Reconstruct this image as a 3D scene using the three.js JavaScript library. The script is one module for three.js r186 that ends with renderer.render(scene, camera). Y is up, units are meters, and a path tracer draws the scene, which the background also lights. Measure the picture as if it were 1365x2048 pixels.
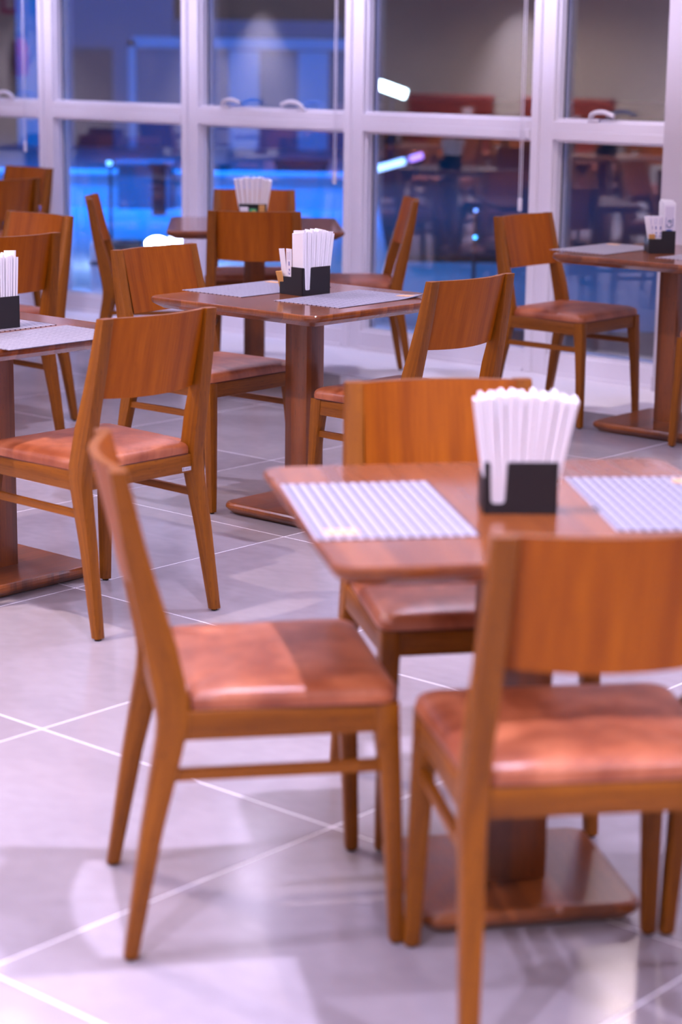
import * as THREE from 'three';
import { RoundedBoxGeometry } from 'three/addons/geometries/RoundedBoxGeometry.js';
import { RectAreaLightUniformsLib } from 'three/addons/lights/RectAreaLightUniformsLib.js';
import { mergeGeometries, toCreasedNormals, mergeVertices } from 'three/addons/utils/BufferGeometryUtils.js';

// ---------------------------------------------------------------- camera, night sky, exposure
const scene = new THREE.Scene();
const renderer = new THREE.WebGLRenderer({ antialias: true });
renderer.toneMapping = THREE.LinearToneMapping;
renderer.toneMappingExposure = 1.0;
renderer.shadowMap.enabled = true;
RectAreaLightUniformsLib.init();
scene.background = new THREE.Color().setRGB(0.004, 0.012, 0.035);

const camera = new THREE.PerspectiveCamera(28.26, 1365 / 2048, 0.1, 120);
const PITCH = 0.2221, ROLL = 0.0126;
camera.position.set(0, 1.5534, 0);
camera.rotation.order = 'YXZ';
camera.rotation.set(-PITCH, 0, ROLL);
camera.focus = 6.3;
camera.userData.fStop = 2.3;
scene.add(camera);

// the room's own axes: e runs along the window wall, n points from it into the room
const TURN = 0.7167, FOOT = new THREE.Vector3(5.4188, 0, -6.219);
const EX = Math.cos(TURN), EZ = Math.sin(TURN);
const W = (u, y, n) => new THREE.Vector3(FOOT.x + u * EX - n * EZ, y, FOOT.z + u * EZ + n * EX);
const CEIL = 2.75;
const COOL = new THREE.Color().setRGB(0.92, 0.85, 1.25), WARM = new THREE.Color().setRGB(1.12, 0.9, 0.86);

// ---------------------------------------------------------------- helpers
let seed = 7;
const rnd = () => { seed = (seed * 1664525 + 1013904223) >>> 0; return seed / 4294967296; };
const rr = (a, b) => a + (b - a) * rnd();
const used = {};
function numbered(name) {
  const k = used[name] = (used[name] ?? -1) + 1;
  return k ? `${name}_${String(k).padStart(3, '0')}` : name;
}
function shade(o) { o.castShadow = o.receiveShadow = true; return o; }
function mesh(name, g, m, parent) {
  const o = shade(new THREE.Mesh(g, m)); o.name = parent ? name : numbered(name);
  (parent ?? scene).add(o); return o;
}
function tag(o, label, category, group, kind) {
  if (label) o.userData.label = label;
  if (category) o.userData.category = category;
  if (group) o.userData.group = group;
  if (kind) o.userData.kind = kind;
  return o;
}
function thing(name, label, category, [x, y, z] = [0, 0, 0], yaw = 0, group) {
  const o = new THREE.Group(); o.name = numbered(name); scene.add(o);
  o.position.set(x, y, z); o.rotation.y = yaw;
  return tag(o, label, category, group);
}
function structure(name, pos, yaw) {
  const o = new THREE.Group(); o.name = name; scene.add(o);
  if (pos) o.position.copy(pos); if (yaw !== undefined) o.rotation.y = yaw;
  o.userData.kind = 'structure'; return o;
}
function copy(o, label, [x, y, z], yaw, group) {
  const c = o.clone(); c.name = numbered(o.name.replace(/_\d{3}$/, '')); scene.add(c);
  c.position.set(x, y, z); c.rotation.set(0, yaw, 0);
  c.userData = { ...o.userData }; if (label) c.userData.label = label;
  if (group) c.userData.group = group; else if (group === null) delete c.userData.group;
  return c;
}
const crease = (g, a = 0.5) => toCreasedNormals(g, a);
function place(g, x, y, z, rx = 0, ry = 0, rz = 0) {
  g.applyMatrix4(new THREE.Matrix4().makeRotationFromEuler(new THREE.Euler(rx, ry, rz)).setPosition(x, y, z)); return g;
}
function box(w, h, d, x = 0, y = 0, z = 0, r = 0) {
  const g = r ? new RoundedBoxGeometry(w, h, d, 2, r) : new THREE.BoxGeometry(w, h, d);
  metreUV(g); g.translate(x, y, z); return g.index ? g.toNonIndexed() : g;
}
// texture coordinates in metres, from the dominant axis of each face; v runs along the grain (the long axis)
function metreUV(g, long) {
  const p = g.attributes.position, n = g.attributes.normal, uv = g.attributes.uv;
  g.computeBoundingBox(); const s = g.boundingBox.getSize(new THREE.Vector3());
  const L = long ?? (s.x > s.y && s.x > s.z ? 'x' : s.y > s.z ? 'y' : 'z');
  for (let i = 0; i < p.count; i++) {
    const c = { x: p.getX(i), y: p.getY(i), z: p.getZ(i) }, m = { x: Math.abs(n.getX(i)), y: Math.abs(n.getY(i)), z: Math.abs(n.getZ(i)) };
    const D = m.x > m.y && m.x > m.z ? 'x' : m.y > m.z ? 'y' : 'z';
    const rest = ['x', 'y', 'z'].filter(a => a !== D && a !== L);
    uv.setXY(i, c[rest[0]] + (D === 'x' ? 0.13 : 0), D === L ? c[rest[1] ?? rest[0]] : c[L]);
  }
}
// rings of rounded rectangles, one above the other, joined and capped: { y, x, z, w, d, r }
function loft(rings, seg = 2, angle = 0.6) {
  const N = 4 * (seg + 1), pos = [], uv = [], idx = [];
  rings.forEach(R => {
    const { y, x = 0, z = 0, w, d } = R, r = Math.min(R.r ?? 0.004, w / 2 - 1e-4, d / 2 - 1e-4); let per = 0, px, pz;
    for (let k = 0; k < 4; k++) for (let j = 0; j <= seg; j++) {
      const a = (k + j / seg) * Math.PI / 2, cx = (k === 0 || k === 3 ? 1 : -1) * (w / 2 - r), cz = (k < 2 ? 1 : -1) * (d / 2 - r);
      const X = x + cx + r * Math.cos(a), Z = z + cz + r * Math.sin(a);
      if (px !== undefined) per += Math.hypot(X - px, Z - pz); px = X; pz = Z;
      pos.push(X, y, Z); uv.push(per, y);
    }
  });
  for (let i = 0; i + 1 < rings.length; i++) for (let j = 0; j < N; j++) {
    const a = i * N + j, b = i * N + (j + 1) % N, c = a + N, d = b + N; idx.push(a, c, b, b, c, d);
  }
  for (const [i, flip] of [[0, false], [rings.length - 1, true]]) {
    const R = rings[i], c = pos.length / 3; pos.push(R.x ?? 0, R.y, R.z ?? 0); uv.push(R.x ?? 0, R.z ?? 0);
    const s = pos.length / 3;
    for (let j = 0; j < N; j++) { const q = (i * N + j) * 3; pos.push(pos[q], pos[q + 1], pos[q + 2]); uv.push(pos[q], pos[q + 2]); }
    for (let j = 0; j < N; j++) flip ? idx.push(c, s + (j + 1) % N, s + j) : idx.push(c, s + j, s + (j + 1) % N);
  }
  const g = new THREE.BufferGeometry();
  g.setAttribute('position', new THREE.Float32BufferAttribute(pos, 3));
  g.setAttribute('uv', new THREE.Float32BufferAttribute(uv, 2)); g.setIndex(idx);
  return crease(g.toNonIndexed(), angle);
}
function tube(pts, r, seg = 24, closed = false) {
  return new THREE.TubeGeometry(new THREE.CatmullRomCurve3(pts.map(p => new THREE.Vector3(...p)), closed), seg, r, 8, closed);
}

// ---------------------------------------------------------------- textures
function makeNoise(s) {
  const T = new Float32Array(65536); let q = s >>> 0;
  for (let i = 0; i < 65536; i++) { q = (q * 1664525 + 1013904223) >>> 0; T[i] = q / 4294967296; }
  const f = t => t * t * (3 - 2 * t);
  return (x, y, px = 256, py = 256) => {           // value noise, repeating after px, py cells
    const x0 = Math.floor(x), y0 = Math.floor(y), a = f(x - x0), b = f(y - y0);
    const m = (i, p) => ((i % p) + p) % p, X = m(x0, px), X1 = m(x0 + 1, px), Y = m(y0, py) * 256, Y1 = m(y0 + 1, py) * 256;
    const u = T[Y + X] + (T[Y + X1] - T[Y + X]) * a, v = T[Y1 + X] + (T[Y1 + X1] - T[Y1 + X]) * a;
    return u + (v - u) * b;
  };
}
function texture(w, h, su, sv, fn, srgb = true) {   // fn(u, v) -> [r, g, b] 0..1 (sRGB when a colour); the tile covers su x sv metres
  const D = new Uint8Array(w * h * 4);
  for (let j = 0; j < h; j++) for (let i = 0; i < w; i++) {
    const c = fn(i / w, j / h), k = (j * w + i) * 4;
    for (let q = 0; q < 3; q++) D[k + q] = Math.max(0, Math.min(255, c[q] * 255)); D[k + 3] = 255;
  }
  const t = new THREE.DataTexture(D, w, h); t.wrapS = t.wrapT = THREE.RepeatWrapping;
  t.magFilter = THREE.LinearFilter; t.minFilter = THREE.LinearMipmapLinearFilter; t.generateMipmaps = true;
  if (srgb) t.colorSpace = THREE.SRGBColorSpace; t.repeat.set(1 / su, 1 / sv); t.needsUpdate = true; return t;
}
const mix = (a, b, t) => a.map((x, i) => x + (b[i] - x) * t);
function woodTexture(s, dark, light, o = {}) {
  const n = makeNoise(s), strips = o.strips ?? 0;
  const tone = Array.from({ length: 16 }, (_, i) => n(i * 7.3 + 0.5, 3.5));
  return texture(256, 512, o.su ?? 0.4, o.sv ?? 1.0, (u, v) => {
    const warp = n(u * 4, v * 4, 4, 4) * 0.05;
    const broad = n(u * 6 + 40, v * 2 + 9, 6, 2), mid = n((u + warp) * 22, v * 4, 22, 4), fine = n(u * 128, v * 18, 128, 18), pore = n(u * 200, v * 40, 200, 40);
    let t = 0.45 * broad + 0.3 * mid + 0.25 * fine;
    if (strips) t = t * 0.6 + tone[Math.floor(u * strips)] * 0.5 - 0.05;
    if (pore > 0.86) t -= 0.22 * (o.pore ?? 1);
    return mix(dark, light, Math.max(0, Math.min(1, (t - 0.5) * (o.contrast ?? 1.3) + 0.5)));
  });
}
function bumpFromNoise(s, w, h, cu, cv, su, sv) {
  const n = makeNoise(s);
  return texture(w, h, su, sv, (u, v) => { const x = 0.6 * n(u * cu, v * cv, cu, cv) + 0.4 * n(u * cu * 2 + 3, v * cv * 2, cu * 2, cv * 2); return [x, x, x]; }, false);
}
const hex = c => [(c >> 16) / 255, (c >> 8 & 255) / 255, (c & 255) / 255];
const std = (o) => new THREE.MeshStandardMaterial(o), phys = (o) => new THREE.MeshPhysicalMaterial(o);
const legWood = phys({ map: woodTexture(11, hex(0x663404), hex(0x9e5c0c), { contrast: 1.2 }), roughness: 0.42, specularIntensity: 0.6 });
const veneer = phys({ map: woodTexture(23, hex(0x7a3600), hex(0xb46200), { su: 0.6, sv: 1.4, contrast: 1.15, pore: 0.4 }), roughness: 0.42, specularIntensity: 0.5 });
const tableWood = phys({ map: woodTexture(37, hex(0x6c340e), hex(0x9c581e), { su: 0.46, sv: 1.2, strips: 6, contrast: 1.3 }), roughness: 0.5, specularIntensity: 0.3, clearcoat: 1, clearcoatRoughness: 0.13 });
const baseWood = phys({ map: woodTexture(41, hex(0x5c2c0c), hex(0x965018), { su: 0.5, sv: 1.1, strips: 7, contrast: 1.4 }), roughness: 0.34, clearcoat: 0.5, clearcoatRoughness: 0.2 });
const leatherNoise = makeNoise(53);
const leather = phys({
  map: texture(256, 256, 0.5, 0.5, (u, v) => {
    const t = 0.55 * leatherNoise(u * 7, v * 7, 7, 7) + 0.3 * leatherNoise(u * 19 + 5, v * 19, 19, 19) + 0.15 * leatherNoise(u * 60, v * 60, 60, 60);
    return mix(hex(0x863f1e), hex(0xbc6e46), Math.max(0, Math.min(1, (t - 0.5) * 1.6 + 0.5)));
  }), bumpMap: bumpFromNoise(59, 256, 256, 90, 90, 0.25, 0.25), bumpScale: 0.0004, roughness: 0.42, clearcoat: 0.4, clearcoatRoughness: 0.34,
});
const piping = std({ color: 0x54200f, roughness: 0.6 });
const black = std({ color: 0x17151a, roughness: 0.55, bumpMap: bumpFromNoise(61, 128, 128, 64, 64, 0.06, 0.06), bumpScale: 0.0001 });
const felt = std({ color: 0x2a2420, roughness: 0.95 });
const steel = std({ color: 0xb9b7bd, roughness: 0.35, metalness: 0.9 });
const white = std({ color: 0xe9e6ee, roughness: 0.45 });
const frameMat = phys({ color: 0xf3f0f8, roughness: 0.32, clearcoat: 0.3, clearcoatRoughness: 0.3 });
const gasket = std({ color: 0x24242a, roughness: 0.7 });
const plaster = std({ color: 0xcfc9d1, roughness: 0.85, bumpMap: bumpFromNoise(67, 256, 256, 64, 64, 0.5, 0.5), bumpScale: 0.0006 });
const beigeWall = std({ color: 0xbfb6a6, roughness: 0.8, bumpMap: bumpFromNoise(71, 256, 256, 50, 50, 0.5, 0.5), bumpScale: 0.0005 });
const ceilingMat = std({ color: 0xe9e5ea, roughness: 0.9 });
const paperMats = [0xfbfafc, 0xf7f6fa, 0xfcfbfc].map(c => phys({ color: c, roughness: 0.9, transmission: 0.08 }));
const tanPaper = std({ color: 0xcf9a55, roughness: 0.75 });
const pick = std({ color: 0xd9b070, roughness: 0.7 });
const glass = phys({ color: 0xffffff, roughness: 0.0, transmission: 1, thickness: 0, ior: 2.3 });
const grout = std({ color: 0xf6f3f8, roughness: 0.75 });
const tileNoise = makeNoise(83);
const tileMats = [0, 1, 2].map(k => std({
  map: texture(512, 512, 1.9, 1.9, (u, v) => {
    const t = 0.5 * tileNoise(u * 3 + k * 31, v * 7, 3, 7) + 0.3 * tileNoise(u * 9, v * 17 + k * 13, 9, 17) + 0.2 * tileNoise(u * 60, v * 90, 60, 90);
    return mix(hex(0x978f94), hex(0xaba3a7), Math.max(0, Math.min(1, (t - 0.5) * 1.5 + 0.5)));
  }), roughness: 0.16, bumpMap: bumpFromNoise(89, 256, 256, 12, 12, 1.1, 1.1), bumpScale: 0.0002,
}));
const matNoise = makeNoise(97);
const matWeave = texture(512, 512, 0.156, 0.156, (u, v) => {
  // woven bands: columns 6.5 mm wide, dashes staggered along them, every third column dark
  const c = Math.floor(u * 24), f = u * 24 - c, dark = c % 3 === 0, w = v * 4 + (c % 3) / 3, q = w - Math.floor(w);
  const e = Math.min(f, 1 - f), inside = Math.min(1, Math.max(0, (e - (dark ? 0.02 : 0.2)) * 9)), dash = Math.min(1, Math.max(0, (0.34 - Math.abs(q - 0.5)) * 14));
  const g = 0.94 + 0.06 * matNoise(u * 60, v * 60, 60, 60), line = 0.93 + 0.07 * Math.cos(v * Math.PI * 2 * 60);
  const t = inside * (dark ? 0.78 + 0.2 * dash : c % 3 === 1 ? 0.3 + 0.3 * dash : 0.22 * dash);
  return mix(hex(0xc4c0cc), hex(0x26263e), t).map(x => x * g * line);
});
const matVinyl = std({ map: matWeave, roughness: 0.6, bumpMap: matWeave, bumpScale: 0.0001 });
const tanLeather = std({ color: 0xd8a878, roughness: 0.6 });

function printTexture(kind) {
  const c = document.createElement('canvas'); c.width = 128; c.height = 512; const x = c.getContext('2d');
  x.fillStyle = '#f3f1f7'; x.fillRect(0, 0, 128, 512);
  if (kind === 'Ca') {
    x.fillStyle = '#e2dfea'; x.fillRect(12, 20, 104, 470);
    x.save(); x.translate(64, 262); x.rotate(-Math.PI / 2); x.fillStyle = '#5c7394'; x.font = 'bold 84px sans-serif'; x.textAlign = 'left'; x.textBaseline = 'middle';
    x.fillText('Ca', 0, 0); x.restore();
    x.fillStyle = '#6d7fa6'; x.fillRect(104, 150, 10, 90); x.fillRect(18, 140, 5, 120);
    x.fillStyle = '#1f5fb4'; x.beginPath(); x.ellipse(64, 292, 44, 18, 0, 0, 7); x.fill();
  } else if (kind === 'bars') {
    x.fillStyle = '#4560b8'; x.fillRect(30, 60, 60, 12); x.fillStyle = '#5a70c4'; x.fillRect(16, 96, 56, 22);
  } else {
    x.save(); x.translate(72, 300); x.rotate(-Math.PI / 2); x.fillStyle = '#33489f'; x.font = 'bold 64px sans-serif'; x.textBaseline = 'middle';
    x.fillText('Ca', 0, 0); x.fillRect(110, -12, 50, 26); x.fillStyle = '#8d92c4'; x.fillRect(180, -30, 90, 8); x.fillRect(180, 20, 100, 8); x.restore();
  }
  const t = new THREE.CanvasTexture(c); t.colorSpace = THREE.SRGBColorSpace; return t;
}
const printMats = Object.fromEntries(['Ca', 'bars', 'side'].map(k => [k, std({ map: printTexture(k), roughness: 0.7 })]));
function plateTexture() {
  const c = document.createElement('canvas'); c.width = 256; c.height = 80; const x = c.getContext('2d');
  x.fillStyle = '#c9c6cf'; x.fillRect(0, 0, 256, 80); x.fillStyle = '#3b3844'; x.fillRect(20, 18, 34, 44);
  x.fillStyle = '#c9c6cf'; x.font = 'bold 40px sans-serif'; x.textBaseline = 'middle'; x.fillText('B', 24, 42);
  x.fillStyle = '#4a4654'; x.font = 'bold 38px sans-serif'; x.fillText('BUOLI', 84, 42);
  const t = new THREE.CanvasTexture(c); t.colorSpace = THREE.SRGBColorSpace; return t;
}
const plateMat = std({ map: plateTexture(), roughness: 0.35, metalness: 0.3 });

// ---------------------------------------------------------------- floor: rectified porcelain tiles in the room's own grid
const T = 0.908, U0 = -4.411, N0 = 4.378;     // one grid corner, from the joints in view
{
  const F = structure('floor', FOOT, -TURN);
  const slab = mesh('grout_bed', box(27, 0.2, 14, -8, -0.1008, 6.2), grout, F);
  const g0 = loft([{ y: -0.004, w: T - 0.005, d: T - 0.005, r: 0.001 }, { y: -0.0003, w: T - 0.005, d: T - 0.005, r: 0.001 }, { y: 0, w: T - 0.0056, d: T - 0.0056, r: 0.001 }], 1, 0.3);
  const variants = [0, 1, 2, 3, 4, 5].map(k => { const g = g0.clone(), uv = g.attributes.uv; for (let i = 0; i < uv.count; i++) uv.setXY(i, uv.getX(i) + k * 0.37, uv.getY(i) + k * 0.71); return g; });
  const far = [];
  const project = (u, n) => { const p = W(u, 0, n); const c = Math.cos(PITCH), s = Math.sin(PITCH), dy = -1.5534, zc = -s * dy - c * p.z, yc = c * dy - s * p.z; return zc > 0.3 ? [p.x / zc * 4068, -yc / zc * 4068, zc] : null; };
  for (let i = -19; i <= 11; i++) for (let j = -5; j <= 8; j++) {
    const u = U0 + (i + 0.5) * T, n = N0 + (j + 0.5) * T; if (n < 0.3 || u < -20 || u > 5) continue;
    const q = project(u, n), vis = q && Math.abs(q[0]) < 1100 && Math.abs(q[1]) < 1700;
    const k = Math.floor(rnd() * 6);
    if (vis) { const m = mesh('tile', variants[k], tileMats[k % 3], F); m.position.set(u, 0, n); }
    else far.push(variants[k].clone().translate(u, 0, n));
  }
  // cut tiles along the window sill
  for (let i = -19; i <= 11; i++) { const w0 = N0 - 5 * T, d = w0 - 0.02; const u = U0 + (i + 0.5) * T; if (d > 0.05 && w0 < 0.3 + T / 2) { const g = box(T - 0.004, 0.02, d, u, -0.01, w0 - d / 2); const q = project(u, 0.1); (q && Math.abs(q[0]) < 1100) ? mesh('tile', g, tileMats[0], F) : far.push(g); } }
  const rest = mesh('floor_tiling', mergeGeometries(far.map(g => g.index ? g.toNonIndexed() : g)), tileMats[1], F); rest.userData.kind = 'stuff';
}

// ---------------------------------------------------------------- window wall
const MULL = [-10.894, -9.666, -8.430, -7.203, -5.984], MW = 0.134, DEEP = 0.07, TOP = 2.6;
const EDGE = -5.1;                                    // where the column starts to cover the frame
const COLUMN = W(0, 0, 0);
{
  const more = []; for (let k = 2; k < 8; k++) more.push(MULL[0] - 1.227 * (k - 1));
  const all = [...more.reverse(), ...MULL];
  all.forEach((u, i) => {
    const R = (all[i + 1] ?? EDGE + 0.12), w = R - u, near = i >= all.length - 5;
    const G = structure(`window_${i + 1}`, W(u, 0, 0), -TURN);
    const add = (name, g, m = frameMat) => mesh(name, g, m, G);
    // mullion: two raised ribs with a channel between
    add('mullion', mergeGeometries([box(0.044, TOP, 0.13, 0.022, TOP / 2, -0.065, 0.004), box(0.052, TOP, 0.115, 0.068, TOP / 2, -0.0725), box(0.042, TOP, 0.13, 0.113, TOP / 2, -0.065, 0.004)]));
    const a = MW, b = w, m = (a + b) / 2, L = b - a;
    add('sill', mergeGeometries([box(L, 0.1, 0.13, m, 0.05, -0.065, 0.005), box(L, 0.02, 0.02, m, 0.006, 0.008, 0.003)]));
    add('transom', mergeGeometries([box(L, 0.046, 0.125, m, 1.22, -0.0625, 0.004), box(L, 0.045, 0.135, m, 1.1745, -0.0605, 0.004)]));
    add('head', box(L, 0.1, 0.13, m, TOP - 0.05, -0.065, 0.005));
    for (const [y0, y1] of [[0.1, 1.152], [1.243, TOP - 0.1]]) {
      const h = y1 - y0, c = (y0 + y1) / 2, t = 0.012;
      add('glazing_bead', mergeGeometries([box(t, h, 0.05, a + t / 2, c, -0.05), box(t, h, 0.05, b - t / 2, c, -0.05), box(L - 2 * t, t, 0.05, m, y0 + t / 2, -0.05), box(L - 2 * t, t, 0.05, m, y1 - t / 2, -0.05)]));
      add('gasket', mergeGeometries([box(0.004, h - 0.02, 0.006, a + t + 0.002, c, -0.072), box(0.004, h - 0.02, 0.006, b - t - 0.002, c, -0.072)]), gasket);
      const p = new THREE.PlaneGeometry(L - 0.004, h - 0.004); p.translate(m, c, -DEEP - 0.004);
      const q = new THREE.PlaneGeometry(L - 0.004, h - 0.004); q.translate(m, c, -DEEP - 0.02);
      add('glass_pane', p, glass); add('glass_pane', q, glass);
    }
    if (near) {
      const handle = (x, s) => {
        const hg = mergeGeometries([tube([[0, 0, 0], [0.004 * s, 0.02, 0.012], [0.03 * s, 0.034, 0.02], [0.07 * s, 0.036, 0.02], [0.115 * s, 0.022, 0.018]], 0.0095, 20).toNonIndexed(), new RoundedBoxGeometry(0.05, 0.014, 0.028, 2, 0.005).translate(0.012 * s, 0.004, 0).toNonIndexed()]);
        const o = add('handle', hg, white); o.position.set(x, 1.246, -0.012); o.scale.setScalar(1.25); return o;
      };
      const list = { 1: [[0.99, -1]], 3: [[0.33, 1], [0.93, -1]], 5: [[0.35, 1]] }[i - all.length + 6] ?? [];
      for (const [x, s] of list) handle(x, s);
    }
  });
  const wr = structure('wall_right', W(0, 0, 0), -TURN);
  mesh('plaster', box(11, CEIL, 0.26, EDGE - 0.08 + 5.5, CEIL / 2, -0.07), plaster, wr);
  mesh('skirting', box(11, 0.07, 0.012, EDGE - 0.08 + 5.5, 0.035, 0.066, 0.003), plaster, wr);
  const lintel = structure('wall_lintel', W(0, 0, 0), -TURN);
  mesh('plaster', box(17, CEIL - TOP, 0.2, EDGE - 8.4, (CEIL + TOP) / 2, -0.1), plaster, lintel);
  const wl = structure('wall_left', W(-20.1, 0, 0), -TURN); mesh('plaster', box(0.2, CEIL, 13.2, 0, CEIL / 2, 6.2), beigeWall, wl);
  const wb = structure('wall_back', W(0, 0, 12.2), -TURN); mesh('plaster', box(26, CEIL, 0.2, -7.2, CEIL / 2, 0), beigeWall, wb);
  const ws = structure('wall_side', W(5.3, 0, 0), -TURN); mesh('plaster', box(0.2, CEIL, 12.4, 0, CEIL / 2, 6.1), beigeWall, ws);
  const ce = structure('ceiling', W(0, 0, 0), -TURN); mesh('ceiling_board', box(26, 0.16, 13, -7.2, CEIL + 0.08, 6), ceilingMat, ce);
}

// ---------------------------------------------------------------- lamps
const rim = std({ color: 0xf2f0f4, roughness: 0.5 }), baffle = std({ color: 0xc9c6cc, roughness: 0.5 });
const bulbGlow = new Map();
function downlight(u, n, color, power, o = {}) {
  const y = CEIL - 0.004, p = W(u, y, n), q = W(o.tu ?? u, o.ty ?? 0, o.tn ?? n), R = 0.045;
  const t = thing(o.name ?? 'downlight', o.label ?? 'round white recessed downlight in the ceiling, out of the frame', 'downlight', [p.x, y, p.z], 0, o.group ?? 'ceiling downlights');
  mesh('trim_ring', new THREE.TorusGeometry(R + 0.012, 0.008, 8, 28).rotateX(Math.PI / 2), rim, t);
  if (!bulbGlow.has(color)) bulbGlow.set(color, std({ color: 0xffffff, emissive: color, emissiveIntensity: 14 }));
  mesh('bulb', new THREE.SphereGeometry(R, 20, 10).scale(1, 0.35, 1), bulbGlow.get(color), t);
  const l = new THREE.SpotLight(color, power, 0, o.cone ?? 1.34, o.blur ?? 0.8, 2); l.position.set(p.x, y - 0.002, p.z); l.target.position.copy(q);
  l.castShadow = true; l.shadow.radius = o.radius ?? 1.5; scene.add(l, l.target);
}
const US = [-17.4, -14.6, -11.8, -9.2, -6.9, -4.6, -2.3, 0.2, 2.4], NS = [1.0, 3.4, 5.6, 7.9, 10.2];
US.forEach((u, i) => NS.forEach((n, j) => { if (u < -8 && j % 2 && (j === 1 || u < -14)) return; downlight(u + (j % 2) * 0.9, n, (i + 2 * j) % 4 === 1 ? WARM : COOL, u < -8 ? (u < -14 ? [5, 0, 8, 0, u < -16 ? 16 : 60] : [6, 0, 34, 26, 60])[j] : 18 * [0.36, 0.68, 1.2, 1.55, 1.65][j]); }));
for (let k = 0; k < 8; k++) downlight(MULL[4] + 0.7 - 1.05 * k, 1.6, COOL, 14, { ty: 2.2, tn: 0.0, cone: 0.5, blur: 0.6, radius: 1.5, name: 'blind_washer', label: 'small recessed downlight before the roller blinds', group: 'blind washers' });
downlight(-19.1, 8.45, COOL, 24, { cone: 0.85, blur: 0.6, radius: 1.5, name: 'wall_washer', label: 'recessed washer above the fire extinguisher', group: 'wall washers' });
for (const [u, n] of [[-15.1, 11.67], [-19.4, 11.67]]) downlight(u, n, COOL, 40, { cone: 0.6, blur: 0.7, radius: 1.5, name: 'wall_washer', label: 'recessed wall washer close to the back wall', group: 'wall washers' });

// ---------------------------------------------------------------- chair
function rearLeg(s) {
  const P = [[0.006, -0.269, -0.243], [0.24, -0.236, -0.197], [0.34, -0.219, -0.172], [0.4, -0.209, -0.158], [0.435, -0.2065, -0.151], [0.47, -0.2105, -0.151], [0.57, -0.23, -0.172], [0.66, -0.247, -0.2], [0.74, -0.262, -0.222], [0.868, -0.282, -0.252]];
  return loft(P.map(([y, a, b]) => { const t = Math.max(0, (y - 0.42) / 0.448); return { y, x: s * (y < 0.42 ? 0.217 - 0.012 * (y / 0.42) : 0.205 - 0.019 * t), z: (a + b) / 2, w: y < 0.42 ? 0.03 + 0.012 * y / 0.42 : 0.042 - 0.002 * t, d: b - a, r: 0.006 }; }));
}
function frontLeg(s) {
  const P = [[0.006, 0.205, 0.2315], [0.12, 0.1985, 0.2285], [0.24, 0.1905, 0.2245], [0.33, 0.1825, 0.2215], [0.39, 0.174, 0.219], [0.45, 0.17, 0.2165]];
  return loft(P.map(([y, a, b]) => ({ y, x: s * (0.2185 - 0.031 * y), z: (a + b) / 2, w: 0.028 + 0.03 * y, d: b - a, r: 0.006 })));
}
function backrest() {
  const hw = 0.17, NX = 20, NY = 8, pos = [], uv = [], idx = [];
  const zc = y => { const t = (y - 0.648) / 0.22; return -0.2085 - 0.0525 * t; };
  const pt = (i, y, f) => { const x = -hw + 2 * hw * i / NX, sag = 0.034 * (1 - (x / hw) ** 2); return [x, y - (y < 0.7 ? 0.004 * (1 - (x / hw) ** 2) : 0), zc(y) - sag + f * 0.0085]; };
  const prof = []; for (let k = 0; k <= NY; k++) prof.push([0.648 + 0.218 * k / NY, 1]); for (let k = NY; k >= 0; k--) prof.push([0.648 + 0.218 * k / NY, -1]);
  const P = prof.length;
  for (let i = 0; i <= NX; i++) prof.forEach(([y, f]) => { const p = pt(i, y, f); pos.push(...p); uv.push(p[0], p[1]); });
  for (let i = 0; i < NX; i++) for (let k = 0; k < P; k++) { const a = i * P + k, b = i * P + (k + 1) % P, c = a + P, d = b + P; idx.push(a, c, b, b, c, d); }
  const g = new THREE.BufferGeometry(); g.setAttribute('position', new THREE.Float32BufferAttribute(pos, 3)); g.setAttribute('uv', new THREE.Float32BufferAttribute(uv, 2)); g.setIndex(idx);
  return crease(g.toNonIndexed(), 0.5);
}
function seatOutline() {
  const P = [[0, 0.216], [0.1, 0.216]], r = 0.035, out = [];
  for (let k = 0; k <= 8; k++) { const a = Math.PI / 2 * (1 - k / 8); P.push([0.227 - r + r * Math.cos(a), 0.216 - r + r * Math.sin(a)]); }
  for (let k = 1; k <= 6; k++) P.push([0.227 - 0.012 * k / 6, 0.18 - 0.322 * k / 6]);
  P.push([0.212, -0.147], [0.19, -0.149], [0.1825, -0.153], [0.1815, -0.17], [0.18, -0.19], [0.175, -0.194], [0.09, -0.195]);
  const all = [...P, [0, -0.195], ...P.slice(1).reverse().map(([x, z]) => [-x, z])];
  return all.reverse();
}
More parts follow.
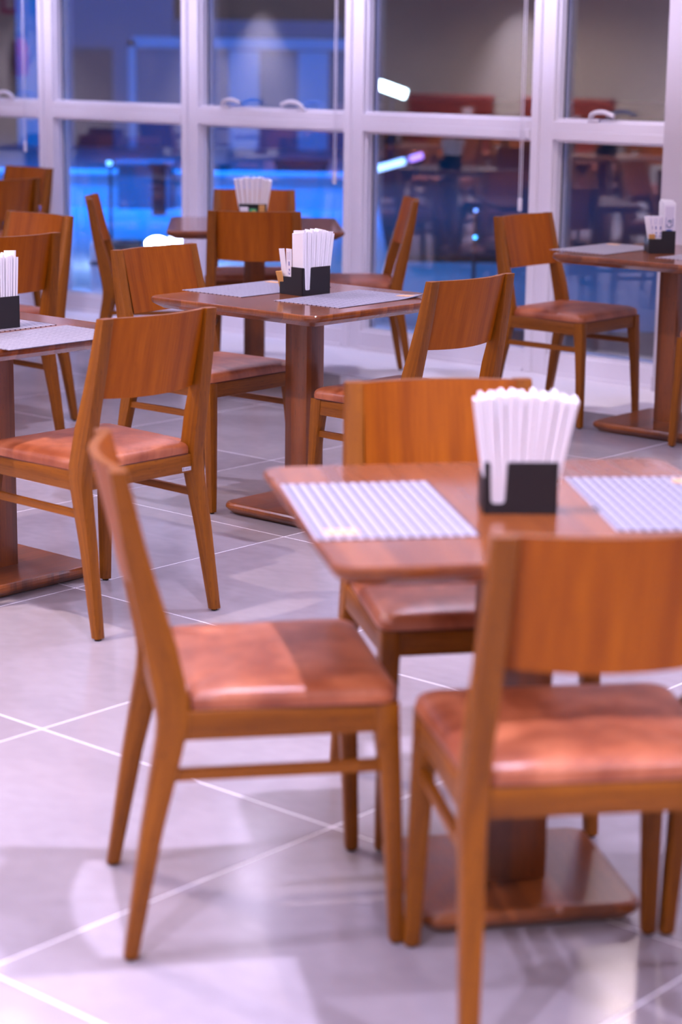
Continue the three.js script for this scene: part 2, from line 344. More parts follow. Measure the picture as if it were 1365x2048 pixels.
function cushion() {
  // a domed pad, notched at the back so that it reaches between the rear legs
  const base = seatOutline(), NU = base.length, cz = 0.02;
  const outline = (k, i) => [base[k][0] * (1 - i / 0.21), cz + (base[k][1] - cz) * (1 - i / 0.19)];
  const L = [[0.4495, 0.003], [0.452, 0.0005], [0.462, 0], [0.471, 0.0012], [0.4775, 0.005], [0.483, 0.014], [0.488, 0.034], [0.492, 0.072], [0.4945, 0.115], [0.4955, 0.16]];
  const pos = [], uv = [], idx = [];
  L.forEach(([y, i]) => { for (let k = 0; k < NU; k++) { const [x, z] = outline(k, i); pos.push(x, y, z); uv.push(x + 0.3 * y, z); } });
  for (let r = 0; r + 1 < L.length; r++) for (let k = 0; k < NU; k++) { const a = r * NU + k, b = r * NU + (k + 1) % NU; idx.push(a, a + NU, b, b, a + NU, b + NU); }
  const c = pos.length / 3; pos.push(0, 0.4957, 0.032); uv.push(0, 0.032); const o = (L.length - 1) * NU; for (let k = 0; k < NU; k++) idx.push(o + k, c, o + (k + 1) % NU);
  const d = pos.length / 3; pos.push(0, 0.4495, 0.032); uv.push(0, 0); for (let k = 0; k < NU; k++) idx.push(k, (k + 1) % NU, d);
  const g = new THREE.BufferGeometry(); g.setAttribute('position', new THREE.Float32BufferAttribute(pos, 3)); g.setAttribute('uv', new THREE.Float32BufferAttribute(uv, 2)); g.setIndex(idx);
  return crease(g.toNonIndexed(), 0.7);
}
function makeChair(label) {
  const t = thing('dining_chair', label, 'chair');
  const glide = new THREE.CylinderGeometry(0.009, 0.009, 0.006, 12).translate(0, 0.003, 0);
  for (const s of [1, -1]) {
    const a = mesh('leg', rearLeg(s), legWood, t), b = mesh('leg', frontLeg(s), legWood, t);
    mesh('glide', glide.clone().translate(s * 0.217, 0, -0.256), felt, a); mesh('glide', glide.clone().translate(s * 0.2185, 0, 0.218), felt, b);
    mesh('stretcher', place(loft([{ y: -0.178, w: 0.016, d: 0.022, r: 0.003 }, { y: 0.186, w: 0.016, d: 0.022, r: 0.003 }]), s * 0.2095, 0.334, 0, Math.PI / 2, 0, 0), legWood, t);
    mesh('apron', place(loft([{ y: -0.158, w: 0.022, d: 0.052, r: 0.003 }, { y: 0.174, w: 0.022, d: 0.052, r: 0.003 }]), s * 0.211, 0.424, 0, Math.PI / 2, 0, 0), legWood, t);
  }
  mesh('apron', place(loft([{ y: -0.195, w: 0.052, d: 0.022, r: 0.003 }, { y: 0.195, w: 0.052, d: 0.022, r: 0.003 }]), 0, 0.424, 0.2, 0, 0, Math.PI / 2), legWood, t);
  mesh('apron', place(loft([{ y: -0.186, w: 0.052, d: 0.022, r: 0.003 }, { y: 0.186, w: 0.052, d: 0.022, r: 0.003 }]), 0, 0.424, -0.186, 0, 0, Math.PI / 2), legWood, t);
  const plate = mesh('brand_plate', new THREE.BoxGeometry(0.034, 0.011, 0.001), plateMat, t); plate.position.set(-0.166, 0.409, -0.1976); plate.rotation.y = Math.PI; tag(plate, 'small silver maker plate');
  mesh('backrest', backrest(), veneer, t);
  const strip = []; for (let i = 0; i < 20; i++) { const x0 = -0.17 + 0.017 * i, x1 = x0 + 0.017, zz = x => -0.261 - 0.034 * (1 - (x / 0.17) ** 2); const g = new THREE.BoxGeometry(0.017, 0.0012, 0.0172).toNonIndexed(), p = g.attributes.position; for (let k = 0; k < p.count; k++) { const e = p.getX(k) > 0 ? x1 : x0; p.setXYZ(k, e, 0.8666 + p.getY(k), zz(e) + p.getZ(k)); } g.computeVertexNormals(); strip.push(g); }
  mesh('edge_band', mergeGeometries(strip), legWood, t);
  const c = mesh('seat_cushion', cushion(), leather, t);
  const ring = seatOutline().map(([x, z]) => [x * 0.994, 0.4506, 0.02 + (z - 0.02) * 0.994]);
  mesh('piping', tube(ring, 0.0022, 120, true), piping, c);
  return t;
}
const chairs = [
  [-0.146, -3.562, 1.753, 'dining chair in side view at left end of the front table, nearest the bare floor'],
  [0.3845, -3.188, 3.293, 'large blurred dining chair in the right foreground with its back to us'],
  [0.26, -4.075, 0.2, 'dining chair tucked behind the front table, facing us with its backrest above the tabletop'],
  [0.86, -3.27, 4.93, 'dining chair at the right of the front table, only its leg and seat corner visible'],
  [-0.6926, -5.6045, 3.968, 'dining chair with silver rear plate, back turned, at the left table'],
  [-0.4746, -7.137, 0.88, 'dining chair at the left side of the middle table, backrest under the white glare'],
  [0.2055, -6.594, 3.965, 'dining chair at the right side of the middle table, back turned to us'],
  [0.99, -8.86, 0.862, 'dining chair in front of the window, turned toward the table by the white wall'],
  [1.6577, -8.1786, 3.957, 'dining chair cut by the right picture edge beside the right table base'],
  [-0.39, -9.294, 3.107, 'dining chair before the far centre table, back turned, behind the middle napkin caddy'],
  [-0.461, -10.2, 0, 'dining chair behind the far centre table, its backrest behind the far napkins'],
  [0.054, -9.911, 4.8, 'dining chair seen edge-on at the right of the far centre table'],
  [-0.9455, -9.85, 1.613, 'dining chair seen edge-on at the left of the far centre table'],
  [-1.4315, -7.878, 3.95, 'dining chair with dark backrest just behind the left napkin caddy'],
  [-1.48, -8.548, -0.721, 'dining chair with pale backrest front, right behind the dark one near the left edge'],
  [-2.059, -12.05, -0.72, 'farthest dining chair at left edge, pale backrest against the window mullion'],
  [-2.0, -11.232, 3.95, 'dark dining chair backrest at left edge in front of the farthest pale one'],
];
const chair0 = makeChair(chairs[0][3]);
chairs.forEach(([x, z, yaw, label], i) => {
  if (i) copy(chair0, label, [x, 0, z], yaw); else { chair0.position.set(x, 0, z); chair0.rotation.y = yaw; }
});

// ---------------------------------------------------------------- tables
function tableTop(w, d) {
  const r = 0.045; return loft([{ y: 0.711, w: w - 0.075, d: d - 0.075, r: 0.02 }, { y: 0.728, w: w - 0.014, d: d - 0.014, r: r - 0.008 }, { y: 0.734, w: w - 0.003, d: d - 0.003, r }, { y: 0.74, w, d, r }, { y: 0.746, w: w - 0.002, d: d - 0.002, r }, { y: 0.749, w: w - 0.006, d: d - 0.006, r }, { y: 0.75, w: w - 0.012, d: d - 0.012, r }], 9, 0.22);
}
function tableBase(w, d) {
  const r = 0.035; return loft([{ y: 0.003, w: w - 0.05, d: d - 0.05, r: 0.02 }, { y: 0.02, w: w - 0.008, d: d - 0.008, r }, { y: 0.027, w, d, r }, { y: 0.036, w: w - 0.002, d: d - 0.002, r }, { y: 0.042, w: w - 0.01, d: d - 0.01, r }, { y: 0.044, w: w - 0.02, d: d - 0.02, r }], 9, 0.22);
}
function makeTable(label, x, z, yaw, s, sb, [pw, pd], group) {
  const t = thing('cafe_table', label, 'table', [x, 0, z], yaw, group);
  mesh('tabletop', tableTop(s, s), tableWood, t);
  mesh('pedestal', loft([{ y: 0.044, w: pw, d: pd, r: 0.006 }, { y: 0.711, w: pw, d: pd, r: 0.006 }]), baseWood, t);
  mesh('base_plate', tableBase(sb[0], sb[1]), baseWood, t);
  const pad = new THREE.CylinderGeometry(0.02, 0.02, 0.004, 12).translate(0, 0.002, 0);
  for (const a of [-1, 1]) for (const b of [-1, 1]) mesh('foot_pad', pad.clone().translate(a * (sb[0] / 2 - 0.07), 0, b * (sb[1] / 2 - 0.07)), felt, t);
  return t;
}
const AL = -TURN;
makeTable('big blurred square table in the right foreground with striped placemats', 0.3235, -3.626, 0.1856, 0.83, [0.42, 0.39], [0.125, 0.11]);
makeTable('square pedestal table in the middle with two placemats and a napkin caddy', -0.13, -6.85, AL, 0.76, [0.4, 0.4], [0.1, 0.09]);
makeTable('square pedestal table beside the white wall at right', 1.385, -8.53, AL, 0.76, [0.47, 0.48], [0.09, 0.09]);
makeTable('square pedestal table cut by the left picture edge, with a wide pedestal', -1.08, -5.92, AL, 0.74, [0.5, 0.5], [0.16, 0.16]);
makeTable('bare square table farthest back in the centre, before the blue glass', -0.43, -9.77, 0.06, 0.82, [0.44, 0.44], [0.1, 0.1]);

function placemat(x, z, yaw, label, corner, lift = 0) {
  const w = 0.285, d = 0.452, t = thing('placemat', label, 'placemat', [x, 0.7503, z], yaw);
  const g = new THREE.BoxGeometry(w, 0.0016, d, 10, 1, 14).toNonIndexed(), p = g.attributes.position, uv = g.attributes.uv;
  const bend = (X, Z) => lift * Math.max(0, (X * corner[0] / (w / 2) - 0.35)) ** 2 * Math.max(0, (Z * corner[1] / (d / 2) - 0.3)) ** 2 * 4;
  for (let i = 0; i < p.count; i++) { const X = p.getX(i), Z = p.getZ(i); uv.setXY(i, X, Z); p.setY(i, p.getY(i) + 0.0008 + bend(X, Z)); }
  g.computeVertexNormals(); mesh('woven_sheet', g, matVinyl, t);
  const q = loft([{ y: 0, w: 0.062, d: 0.036, r: 0.008 }, { y: 0.001, w: 0.062, d: 0.036, r: 0.008 }], 4); const pq = q.attributes.position, cx = corner[0] * (w / 2 - 0.05), cz = corner[1] * (d / 2 - 0.045);
  for (let i = 0; i < pq.count; i++) { const X = pq.getX(i) + cx, Z = pq.getZ(i) + cz; pq.setXYZ(i, X, pq.getY(i) + 0.0017 + bend(X, Z), Z); }
  tag(mesh('corner_patch', q, tanLeather, t), 'tan leather patch');
  return t;
}
placemat(0.062, -3.583, 0.165, 'blurred striped placemat at the left of the front table', [-1, 1]);
placemat(0.598, -3.67, 0.1, 'blurred striped placemat right of the front napkin caddy', [1, -1]);
placemat(0.022, -6.795, Math.PI / 2 + 0.73 - Math.PI / 2 - 1.42, 'white woven placemat before the middle caddy, its right corner curling up', [1, -1], 0.012);
placemat(-0.30, -7.06, AL, 'white woven placemat behind the middle caddy on the left half of the table', [-1, -1]);
placemat(1.125, -8.72, AL, 'white woven placemat at the left of the right table', [-1, -1]);
placemat(1.53, -8.43, AL, 'white woven placemat at the right edge, under the right caddy side', [1, 1]);
placemat(-0.865, -5.765, AL, 'white woven placemat at the right half of the left table', [1, -1]);
placemat(-1.12, -6.08, AL + Math.PI / 2, 'sliver of white placemat behind the left caddy', [1, -1]);

// ---------------------------------------------------------------- caddies with what is in them
function caddyGeometry() {
  // local: front (tall, notched) at +z, low trough at -z; sheet walls 3 mm thick
  const w = 0.132, d = 0.11, H = 0.094, h = 0.06, t = 0.003;
  const slab = (pts, depth, holes) => { const s = new THREE.Shape(pts.map(p => new THREE.Vector2(...p))); return new THREE.ExtrudeGeometry(s, { depth, bevelEnabled: true, bevelSize: 0.0005, bevelThickness: 0.0005, bevelSegments: 1 }); };
  const x0 = -w / 2, s0 = x0 + 0.009, s1 = s0 + 0.032, r = 0.006;
  const front = new THREE.Shape(); front.moveTo(x0, 0); front.lineTo(w / 2, 0); front.lineTo(w / 2, H); front.lineTo(s1 + r, H); front.quadraticCurveTo(s1, H, s1, H - r);
  front.lineTo(s1 - 0.003, 0.026); front.quadraticCurveTo(s1 - 0.004, 0.018, s1 - 0.011, 0.018); front.lineTo(s0 + 0.011, 0.018); front.quadraticCurveTo(s0 + 0.004, 0.018, s0 + 0.003, 0.026); front.lineTo(s0, H - r); front.quadraticCurveTo(s0, H, s0 - r + 0.002, H); front.lineTo(x0, H);
  const fg = new THREE.ExtrudeGeometry(front, { depth: t, bevelEnabled: true, bevelSize: 0.0005, bevelThickness: 0.0005, bevelSegments: 1, curveSegments: 6 }); fg.translate(0, 0, d / 2 - t);
  const side = s => { const g = slab([[-d / 2, 0], [d / 2, 0], [d / 2, H], [0, H], [0, h], [-d / 2, h]], t); g.rotateY(-Math.PI / 2); g.translate(s * (w / 2 - t / 2) + t / 2, 0, 0); return g; };
  const inner = new THREE.BoxGeometry(w - 2 * t, H - t, t).translate(0, H / 2, 0), rear = new THREE.BoxGeometry(w - 2 * t, h - t, t).translate(0, h / 2, -d / 2 + t / 2), floor = new THREE.BoxGeometry(w - 2 * t, t, d - 2 * t).translate(0, t / 2 + 0.0005, 0);
  return { front: fg, body: mergeGeometries([side(1), side(-1), inner, rear, floor].map(g => g.index ? g.toNonIndexed() : g)) };
}
const CG = caddyGeometry();
function caddy(x, z, yaw, label, group) {
  const t = thing('napkin_caddy', label, 'caddy', [x, 0.7505, z], yaw, group);
  mesh('holder_box', CG.body, black, t); mesh('notched_front', CG.front, black, t); return t;
}
function sheetGeometry(w, h, th, bow, tip, flare = 0.5) {
  const g = new THREE.BoxGeometry(th, h, w, 1, 10, 3).toNonIndexed().translate(0, h / 2, 0), p = g.attributes.position;
  for (let i = 0; i < p.count; i++) { const t = p.getY(i) / h, q = p.getZ(i) / w; p.setX(i, p.getX(i) * (1 + (w > 0.03 ? flare : 0.4) * t) + bow * t * t + tip * t * q * q * 4); p.setY(i, p.getY(i) + (t > 0.95 ? tip * 4 * q : 0)); }
  g.computeVertexNormals(); return g;
}
const SHEETS = [[0.05, 0.2, 0.0042, 0.003, 0.001], [0.051, 0.197, 0.0044, 0.001, 0.0008], [0.049, 0.203, 0.0041, 0.002, -0.001]];
const sheetSets = new Map(), sheetsFor = f => { if (!sheetSets.has(f)) sheetSets.set(f, SHEETS.map(a => sheetGeometry(...a, f))); return sheetSets.get(f); };
// a paper napkin standing in a caddy: local x is across the stack
function fill(c, n, o) {
  const M = new THREE.Matrix4().makeRotationY(c.rotation.y);
  const { lean0 = -7, lean1 = 9, group, label, printed } = o;
  for (let k = 0; k < n; k++) {
    const f = n > 1 ? k / (n - 1) : 0.5, x = -0.056 + 0.112 * f, lean = THREE.MathUtils.degToRad(lean0 + (lean1 - lean0) * f + rr(-0.35, 0.35)), pr = printed && k === 0;
    const p = new THREE.Vector3(x, 0.0042 + rr(0, 0.009) + (pr ? -0.004 : k === o.bars ? 0.014 : 0.006 * Math.sin(f * 3.1)), 0.0275 + rr(-0.0006, 0.0006)).applyMatrix4(M).add(c.position);
    const t = thing('paper_napkin', pr ? printed.label : label, 'napkin', [p.x, p.y, p.z], 0, pr ? undefined : group);
    t.rotation.set(0, c.rotation.y, -lean, 'YXZ');
    mesh('folded_paper', sheetsFor(o.flare ?? 0.5)[k % 3], paperMats[k % 3], t).scale.x = o.thin ?? 1;
    if (pr || k === o.bars) { const d = mesh('print', new THREE.PlaneGeometry(0.044, 0.19, 1, 8), printMats[pr ? printed.kind : 'bars'], t); const a = d.geometry.attributes.position; for (let i = 0; i < a.count; i++) { const tt = (a.getY(i) + 0.1) / 0.2; a.setZ(i, -[0.003, 0.001, 0.002][k % 3] * tt * tt + 0.0022 * (o.flare ?? 0.5) * tt); } d.geometry.computeVertexNormals(); d.position.set(-0.0027, 0.1, 0); d.rotation.y = -Math.PI / 2; }
  }
}
const sachetG = sheetGeometry(0.024, 0.15, 0.0022, 0.004, 0), packetG = sheetGeometry(0.026, 0.075, 0.0035, 0, 0);
function sachet(c, x, z, lean, tilt, label, opt = {}) {
  const p = new THREE.Vector3(x, 0.0045, z).applyMatrix4(new THREE.Matrix4().makeRotationY(c.rotation.y)).add(c.position);
  const t = thing(opt.name ?? 'sachet', label, opt.cat ?? 'sachet', [p.x, p.y, p.z], 0, opt.group);
  t.rotation.set(tilt, c.rotation.y, -lean, 'YXZ');
  mesh('wrapper', opt.g ?? sachetG, opt.m ?? paperMats[0], t);
  if (opt.print) { const d = mesh('print', new THREE.PlaneGeometry(0.022, 0.145, 1, 8), printMats.side, t); const a = d.geometry.attributes.position; for (let i = 0; i < a.count; i++) { const tt = (a.getY(i) + 0.075) / 0.15; a.setZ(i, 0.0005 * tt - 0.004 * tt * tt); } d.position.set(-0.0016, 0.075, 0); d.rotation.y = -Math.PI / 2; }
  return t;
}
const c1 = caddy(0.32, -3.612, 0.03, 'black napkin caddy with a wide notch on the front table');
fill(c1, 30, { lean0: -9, lean1: 11, flare: 0.9, thin: 0.74, group: 'napkins in the front caddy', label: 'white paper napkin in the packed fan of the front caddy' });
sachet(c1, -0.05, -0.03, -0.1, 0, 'tan sugar packet half hidden at the left of the front caddy', { g: packetG, m: tanPaper, name: 'sugar_packet', cat: 'packet' });
const c2 = caddy(-0.133, -6.935, 0.806, 'black napkin caddy on the middle table');
fill(c2, 20, { lean0: -3, lean1: 8, bars: 1, group: 'napkins in the middle caddy', label: 'white paper napkin in the upright stack of the middle caddy' });
sachet(c2, -0.054, -0.016, -0.1, 0.02, 'white sachet with blue lettering beside the middle caddy napkins', { print: true });
sachet(c2, -0.05, -0.034, -0.14, -0.08, 'plain white sachet leaning left in the middle caddy', { g: sachetG });
sachet(c2, -0.055, -0.046, -0.25, -0.1, 'tan packet leaning outward at the left of the middle caddy', { g: packetG, m: tanPaper, name: 'sugar_packet', cat: 'packet' });
sachet(c2, -0.04, -0.044, -0.1, -0.22, 'brown wooden packet upright behind the leaning one in the middle caddy', { g: packetG, m: pick, name: 'sugar_packet', cat: 'packet' });
const c5 = caddy(1.327, -8.6, Math.PI / 2, 'black napkin caddy seen from its stepped side on the right table');
fill(c5, 7, { lean0: -2, lean1: 5, group: 'napkins in the right caddy', label: 'white paper napkin behind the printed one in the right caddy', printed: { kind: 'Ca', label: 'printed napkin sleeve with large blue-grey letters in the right caddy' } });
sachet(c5, -0.05, -0.008, -0.02, 0.0, 'white sachet with blue print touching the tall part of the right caddy', { print: true });
sachet(c5, -0.046, -0.022, -0.02, -0.05, 'second white sachet with blue print in the right caddy', { print: true });
sachet(c5, -0.04, -0.03, -0.02, -0.1, 'third white sachet with blue print in the right caddy', { print: true });
sachet(c5, -0.034, -0.036, 0, -0.17, 'leftmost white sachet leaning out of the right caddy', {});
sachet(c5, -0.056, -0.04, -0.03, -0.03, 'orange tan packet at the low end of the right caddy', { g: packetG, m: tanPaper, name: 'sugar_packet', cat: 'packet' });
const c3 = caddy(-1.04, -5.96, 0.8, 'black napkin caddy cut by the left picture edge');
fill(c3, 14, { lean0: -3, lean1: 2, bars: 12, group: 'napkins in the left caddy', label: 'white paper napkin in the left edge caddy' });
const c4 = caddy(-0.44, -9.8, Math.PI + 0.05, 'black napkin caddy far back, seen from its low side');
fill(c4, 20, { lean0: -10, lean1: 8, flare: 1.0, group: 'napkins in the far caddy', label: 'white paper napkin in the flared far caddy' });
{
  const at = (x, y, z) => new THREE.Vector3(x, y, z).applyMatrix4(new THREE.Matrix4().makeRotationY(c4.rotation.y)).add(c4.position).toArray();
  const a = thing('sweetener_box', 'small white box of sweetener at left of the far caddy', 'box', at(0.042, 0.004, -0.029), c4.rotation.y); mesh('carton', new RoundedBoxGeometry(0.04, 0.075, 0.03, 2, 0.003).translate(0, 0.0375, 0), white, a);
  const b = thing('green_packet', 'small green packet in the far caddy trough', 'packet', at(0, 0.004, -0.029), c4.rotation.y); mesh('wrapper', new RoundedBoxGeometry(0.036, 0.067, 0.022, 2, 0.006).translate(0, 0.0335, 0), std({ color: 0x3fa566, roughness: 0.6 }), b);
  const d = thing('yellow_tab', 'tiny yellow tab in front of the far green packet', 'packet', at(-0.004, 0.004, -0.0475), c4.rotation.y); mesh('wrapper', new RoundedBoxGeometry(0.013, 0.06, 0.004, 2, 0.001).translate(0, 0.03, 0), std({ color: 0xe8b012, roughness: 0.6 }), d);
  const e = thing('wooden_packet', 'tan wooden packet at the right of the far caddy', 'packet', at(-0.043, 0.004, -0.029), c4.rotation.y); mesh('wrapper', new RoundedBoxGeometry(0.03, 0.085, 0.02, 2, 0.004).translate(0, 0.0425, 0), tanPaper, e);
}

// ---------------------------------------------------------------- roller blinds above the frame
{
  const cloth = phys({ color: 0xf2eff4, roughness: 0.9, transmission: 0.12, bumpMap: bumpFromNoise(73, 128, 128, 64, 64, 0.1, 0.1), bumpScale: 0.0003 });
  for (let k = 0; k < 7; k++) {
    const u = MULL[4] + 0.62 - 1.227 * k + (k === 0 ? -0.1 : 0), w = k === 0 ? 0.98 : 1.2, p = W(u, 1.94, 0.045), t = thing('roller_blind', 'white roller blind half drawn above the picture, before a window pane', 'blind', [p.x, p.y, p.z], -TURN, 'roller blinds');
    mesh('fabric', box(w, 0.7, 0.004, 0, 0.35, 0), cloth, t); mesh('bottom_bar', box(w, 0.03, 0.014, 0, 0, 0, 0.004), rim, t);
    const r = new THREE.CylinderGeometry(0.03, 0.03, w, 20).rotateZ(Math.PI / 2).translate(0, 0.72, -0.01); mesh('roller', r, rim, t);
  }
}

// ---------------------------------------------------------------- blind cords in front of the mullions
for (const [u, y, label] of [[-9.77, 1.0, 'white blind cord loop hanging by the leftmost mullion'], [-7.245, 0.93, 'white blind cord loop left of the centre mullion'], [-6.02, 0.86, 'white blind cord loop left of the right mullion']]) {
  const p = W(u, y, 0.02), t = thing('cord_loop', label, 'cord', [p.x, p.y, p.z], -TURN);
  for (const s of [-1, 1]) mesh('strand', new THREE.CylinderGeometry(0.0022, 0.0022, TOP - y, 8).translate(s * 0.007, (TOP - y) / 2, 0), white, t);
  mesh('weight', new RoundedBoxGeometry(0.022, 0.065, 0.016, 3, 0.007).translate(0, -0.03, 0), white, t);
}

// ---------------------------------------------------------------- the rest of the room, seen mirrored in the glass
{
  const G = 'tables and chairs mirrored in the window';
  const spots = [[-9.2, 3.3], [-11.4, 3.2], [-13.7, 3.2], [-7.0, 6.1], [-9.6, 5.9], [-12, 6], [-14.4, 6.2], [-14.5, 10.3], [-16.4, 10.3], [-9.4, 8.7], [-12, 8.8], [-6.75, 3.3], [-9.42, 1.1]];
  let t0, k0;
  spots.forEach(([u, n], i) => {
    const p = W(u, 0, n);
    if (!t0) t0 = makeTable('square wooden table farther down the room, mirrored in the glass', p.x, p.z, AL, 0.76, [0.42, 0.42], [0.1, 0.1], G);
    else copy(t0, undefined, [p.x, 0, p.z], AL);
    const k = caddy(p.x, p.z, AL + (i % 2) * 1.57, 'black napkin caddy on a table mirrored in the glass', G);
    const b = thing('napkin_bundle', 'bundle of white napkins mirrored in the glass', 'napkins', [p.x, 0.7545, p.z], k.rotation.y, G);
    mesh('folded_paper', loft([{ y: 0.001, w: 0.11, d: 0.045, z: 0.027 }, { y: 0.1, w: 0.13, d: 0.047, z: 0.027 }, { y: 0.2, w: 0.19, d: 0.05, z: 0.027 }]), paperMats[0], b);
    for (const [du, dn, yaw] of [[0.62, 0, AL - Math.PI / 2], [-0.62, 0, AL + Math.PI / 2], [0, 0.62, AL + Math.PI], [0, -0.62, AL]]) {
      if ((i >= 11 && (du > 0 || dn < 0)) || (n > 10 && (dn > 0 || du < 0))) continue;
      const q = W(u + du, 0, n + dn); copy(chair0, 'wooden dining chair farther down the room, mirrored in the glass', [q.x, 0, q.z], yaw + rr(-0.12, 0.12), G);
    }
  });
  const redWood = std({ map: woodTexture(101, hex(0x7a2f1c), hex(0x99432a), {}), roughness: 0.5 });
  for (const u of [-15.8, -14.05]) {
    const p = W(u, 0, 11.7), b = thing('banquette', 'red brown upholstered bench along the back wall, mirrored in the glass', 'bench', [p.x, 0, p.z], AL, 'benches mirrored in the window');
    mesh('seat', box(1.3, 0.14, 0.5, 0, 0.4, -0.3, 0.03), redWood, b); mesh('backrest', box(1.3, 0.7, 0.12, 0, 0.72, -0.02, 0.03), redWood, b); mesh('plinth', box(1.26, 0.32, 0.42, 0, 0.165, -0.28), baseWood, b);
  }
  // extinguisher and signs on the left wall
  const p = W(-19.9, 0, 8.31), x = thing('fire_extinguisher', 'red fire extinguisher on the wall, mirrored at the left edge of the glass', 'extinguisher', [p.x, 1.22, p.z], AL);
  const redPaint = std({ color: 0xd01830, roughness: 0.35 });
  mesh('cylinder', new THREE.LatheGeometry([[0, 0], [0.07, 0.005], [0.08, 0.03], [0.08, 0.36], [0.06, 0.42], [0.025, 0.45], [0.025, 0.47], [0, 0.47]].map(a => new THREE.Vector2(...a)), 24), redPaint, x);
  mesh('valve', box(0.05, 0.05, 0.14, 0, 0.5, 0.02, 0.006), gasket, x); mesh('hose', tube([[0, 0.5, 0.05], [0.02, 0.6, 0.14], [0.02, 0.5, 0.25], [0.03, 0.35, 0.2], [0.05, 0.15, 0.1]], 0.012, 30), gasket, x);
  for (const [n, c, l] of [[8.22, 0xb01848, 'red square wall sign mirrored beside the green one'], [8.7, 0x0e6a6a, 'green square wall sign mirrored at the left mullion']]) {
    const q = W(-19.985, 2.1, n), s = thing('wall_sign', l, 'sign', [q.x, q.y, q.z], AL);
    mesh('board', box(0.008, 0.26, 0.26), std({ color: c, roughness: 0.5 }), s); mesh('inner_field', box(0.004, 0.15, 0.15, 0.006, 0, 0), std({ color: c === 0xb01848 ? 0xd8c4c4 : 0x1c7c78, roughness: 0.5 }), s);
  }
}

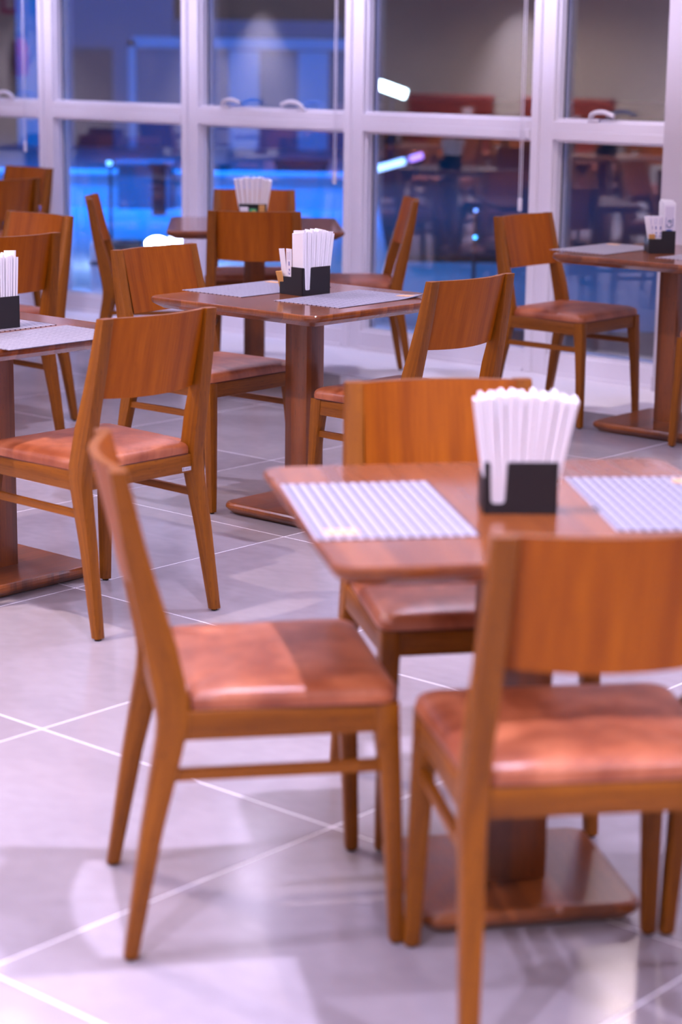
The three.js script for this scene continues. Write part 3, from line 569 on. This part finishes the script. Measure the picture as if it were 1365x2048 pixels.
// ---------------------------------------------------------------- outside: a courtyard lit blue at dusk
{
  const pave = std({ color: 0x8a8c92, roughness: 0.55, bumpMap: bumpFromNoise(107, 256, 256, 24, 24, 3, 3), bumpScale: 0.003 });
  const g = mesh('ground', box(60, 0.2, 60, -8, -0.14, -42), pave); g.userData.kind = 'structure'; g.name = 'ground';
  g.geometry.translate(0, 0, 0);
  const lawn = mesh('lawn', box(24, 0.05, 40, 12.35, -0.02, -36), std({ color: 0x20261c, roughness: 0.95, bumpMap: bumpFromNoise(109, 256, 256, 80, 80, 1, 1), bumpScale: 0.02 })); lawn.userData.kind = 'structure';
  const wall = std({ color: 0x9b9da4, roughness: 0.8 }), dark = std({ color: 0x15161c, roughness: 0.7 }), mid = std({ color: 0x5a5c66, roughness: 0.8 });
  const Z = -34.5, b = thing('pavilion', 'blue lit low building beyond the glass with a bright door frame', 'building', [0, -0.04, Z]);
  mesh('tower_wall', box(2.15, 3.4, 0.4, -3.95, 1.7, -0.3), mid, b);
  mesh('facade', box(3.1, 1.76, 0.3, -1.55, 0.88, -0.3), mid, b);
  mesh('beam', box(3.6, 0.18, 0.35, -1.75, 1.72, -0.1), wall, b);
  mesh('parapet', box(2.9, 0.26, 0.3, -1.55, 1.97, -0.5), mid, b);
  mesh('side_wall', box(0.55, 3.0, 0.3, -5.2, 1.5, -0.2), wall, b);
  mesh('doorway', box(0.66, 1.62, 0.12, -4.22, 0.81, -0.08), dark, b);
  const fr = mesh('door_frame', mergeGeometries([box(0.12, 1.75, 0.2, -3.55, 0.875, 0), box(0.12, 1.75, 0.2, -2.68, 0.875, 0), box(0.99, 0.1, 0.2, -3.115, 1.7, 0)]), wall, b);
  mesh('door_leaf', box(0.75, 1.64, 0.06, -3.115, 0.82, -0.06), mid, b); 
  for (const x of [-1.7, -0.55]) mesh('pilaster', box(0.5, 1.6, 0.16, x, 0.8, -0.1), wall, b);
  const low = (name, label, x, z, w, h, d, m) => { const t = thing(name, label, 'planter', [x, -0.04, z]); mesh('box', box(w, h, d, 0, h / 2, 0, 0.02), m, t); mesh('lip', box(w + 0.06, 0.05, d + 0.06, 0, h + 0.02, 0, 0.01), m, t); };
  low('planter', 'narrow dark planter outside in the second pane, before the blue panel', -1.84, -20.3, 0.13, 0.47, 0.13, dark);
  low('planter', 'wide blue lit planter outside behind the narrow dark one', -2.06, -21.2, 0.55, 0.44, 0.2, mid);
  low('planter', 'small dark planter outside in the third pane', -1.46, -24, 0.18, 0.25, 0.18, dark);
  low('planter', 'long low dark planter outside in the third pane', -0.58, -27.4, 0.7, 0.15, 0.3, dark);
  low('planter', 'flat dark planter outside just left of the glaring spotlight', -1.76, -16.2, 0.24, 0.07, 0.2, dark);
  { const t = thing('bollard', 'pale bollard right outside the second pane, seen low by the edge-on chair', 'bollard', [-1.62, -0.04, -13.3]); mesh('post', loft([{ y: 0, w: 0.075, d: 0.075, r: 0.01 }, { y: 0.36, w: 0.07, d: 0.07, r: 0.01 }, { y: 0.38, w: 0.05, d: 0.05, r: 0.01 }], 2), white, t); mesh('band', loft([{ y: 0.22, w: 0.08, d: 0.08, r: 0.01 }, { y: 0.25, w: 0.08, d: 0.08, r: 0.01 }], 2), mid, t); }
  const wallLow = thing('low_wall', 'long pale low wall outside, lit bright blue', 'wall', [-2.2, -0.04, -21.5]); mesh('wall_body', box(4.4, 0.32, 0.25, 0, 0.16, 0, 0.01), wall, wallLow); mesh('coping', box(4.46, 0.05, 0.32, 0, 0.34, 0, 0.01), wall, wallLow);
  // blue floods under the eaves and a white-blue ground flood
  const BLUE = new THREE.Color().setRGB(0.0, 0.18, 1.0), ICE = new THREE.Color().setRGB(0.35, 0.55, 1.0);
  const flood = (x, y, z, tx, ty, tz, w, h, p, c = BLUE, glow = 1) => {
    const l = new THREE.RectAreaLight(c, p, w, h); l.position.set(x, y, z); l.lookAt(tx, ty, tz); scene.add(l);
    const t = thing('flood_lamp', 'blue outdoor flood lamp outside the frame', 'lamp', [x, y, z], 0, 'blue flood lamps'); t.lookAt(tx, ty, tz);
    mesh('housing', box(w + 0.06, h + 0.06, 0.06, 0, 0, -0.06), dark, t); mesh('lens', box(w, h, 0.01, 0, 0, -0.02), std({ color: 0x101018, emissive: c, emissiveIntensity: glow }), t);
  };
  flood(-2.6, 4.6, -20, -2.6, 0, -25, 3.4, 0.6, 480);
  flood(-2.6, 4.2, -13.6, -2.4, 0, -17, 2.6, 0.5, 200, new THREE.Color().setRGB(0.02, 0.26, 1.0));
  flood(-3.0, 4.8, -27, -3.0, 1.0, -34.5, 4, 0.5, 45);
  flood(3.2, 3.4, -11.2, 2.2, 0, -15, 1.2, 0.4, 26);
  const gl = thing('ground_light', 'white glaring ground spotlight outside above the tilted chair back', 'spotlight', [-1.43, -0.04, -15.6]);
  mesh('housing', new THREE.CylinderGeometry(0.06, 0.1, 0.14, 20).translate(0, 0.07, 0), dark, gl); mesh('lens', new THREE.SphereGeometry(0.07, 20, 12).scale(1.3, 0.8, 1.3).translate(0, 0.15, 0), std({ color: 0xffffff, emissive: new THREE.Color().setRGB(0.8, 0.9, 1), emissiveIntensity: 60 }), gl);
  const bo = thing('bollard', 'short pale bollard outside, glaring white beside the ground spotlight', 'bollard', [-1.27, -0.04, -15.75]); mesh('post', loft([{ y: 0, w: 0.16, d: 0.16, r: 0.02 }, { y: 0.24, w: 0.14, d: 0.14, r: 0.02 }, { y: 0.3, w: 0.08, d: 0.08, r: 0.02 }], 3), white, bo); mesh('collar', loft([{ y: 0.0, w: 0.2, d: 0.2, r: 0.03 }, { y: 0.02, w: 0.19, d: 0.19, r: 0.03 }], 3), mid, bo);
  const gp = new THREE.PointLight(ICE, 14, 0, 2); gp.position.set(-1.43, 0.13, -15.46); scene.add(gp);
  // other small lights in the dark part of the yard
  const lamp = (name, label, x, y, z, rx, rz, w, h, c, k) => { const t = thing(name, label, 'lamp', [x, y, z]); t.rotation.set(rx, 0, rz); mesh('housing', box(w + 0.02, h + 0.02, 0.05, 0, 0, -0.035), dark, t); { const pole = mesh('pole', new THREE.CylinderGeometry(0.012, 0.014, y + 0.04, 10).translate(0, -(y + 0.04) / 2, -0.07), dark, t); pole.rotation.z = -rz; } mesh('lens', new RoundedBoxGeometry(w, h, 0.02, 4, Math.min(h, w) * 0.45 > 0.0099 ? 0.0099 : 0.004), std({ color: 0xffffff, emissive: new THREE.Color().setRGB(...c), emissiveIntensity: k }), t); return t; };
  lamp('street_lamp', 'bright cyan white lamp head shining beyond the fourth pane', 0.577, 1.112, -26, 0, -0.33, 0.37, 0.115, [0.75, 1, 1], 12);
  lamp('light_tube', 'long white blue light tube outside, rising to the right', 0.475, 0.21, -25, 0, 0.28, 0.52, 0.075, [0.5, 0.7, 1], 2.6);
  lamp('light_tube', 'short red light tube at the end of the white one', 0.855, 0.325, -25, 0, 0.32, 0.17, 0.07, [1, 0.05, 0.2], 1.2);
  lamp('indicator_lamp', 'upper small blue round lamp outside the fourth pane', 0.959, 0.44, -15, 0, 0, 0.025, 0.025, [0.15, 0.3, 1], 4);
  lamp('indicator_lamp', 'lower small blue round lamp outside the fourth pane', 0.933, 0.279, -14.6, 0, 0, 0.025, 0.025, [0.05, 0.4, 1], 6);
  lamp('indicator_lamp', 'small blue round lamp outside the second pane', -1.95, 0.64, -17, 0, 0, 0.05, 0.04, [0.0, 0.2, 1], 3);
  lamp('indicator_lamp', 'blue lamp high up at the left top of the second pane', -2.6, 1.99, -19, 0, 0, 0.03, 0.06, [0.0, 0.1, 1], 4);
}
renderer.render(scene, camera);
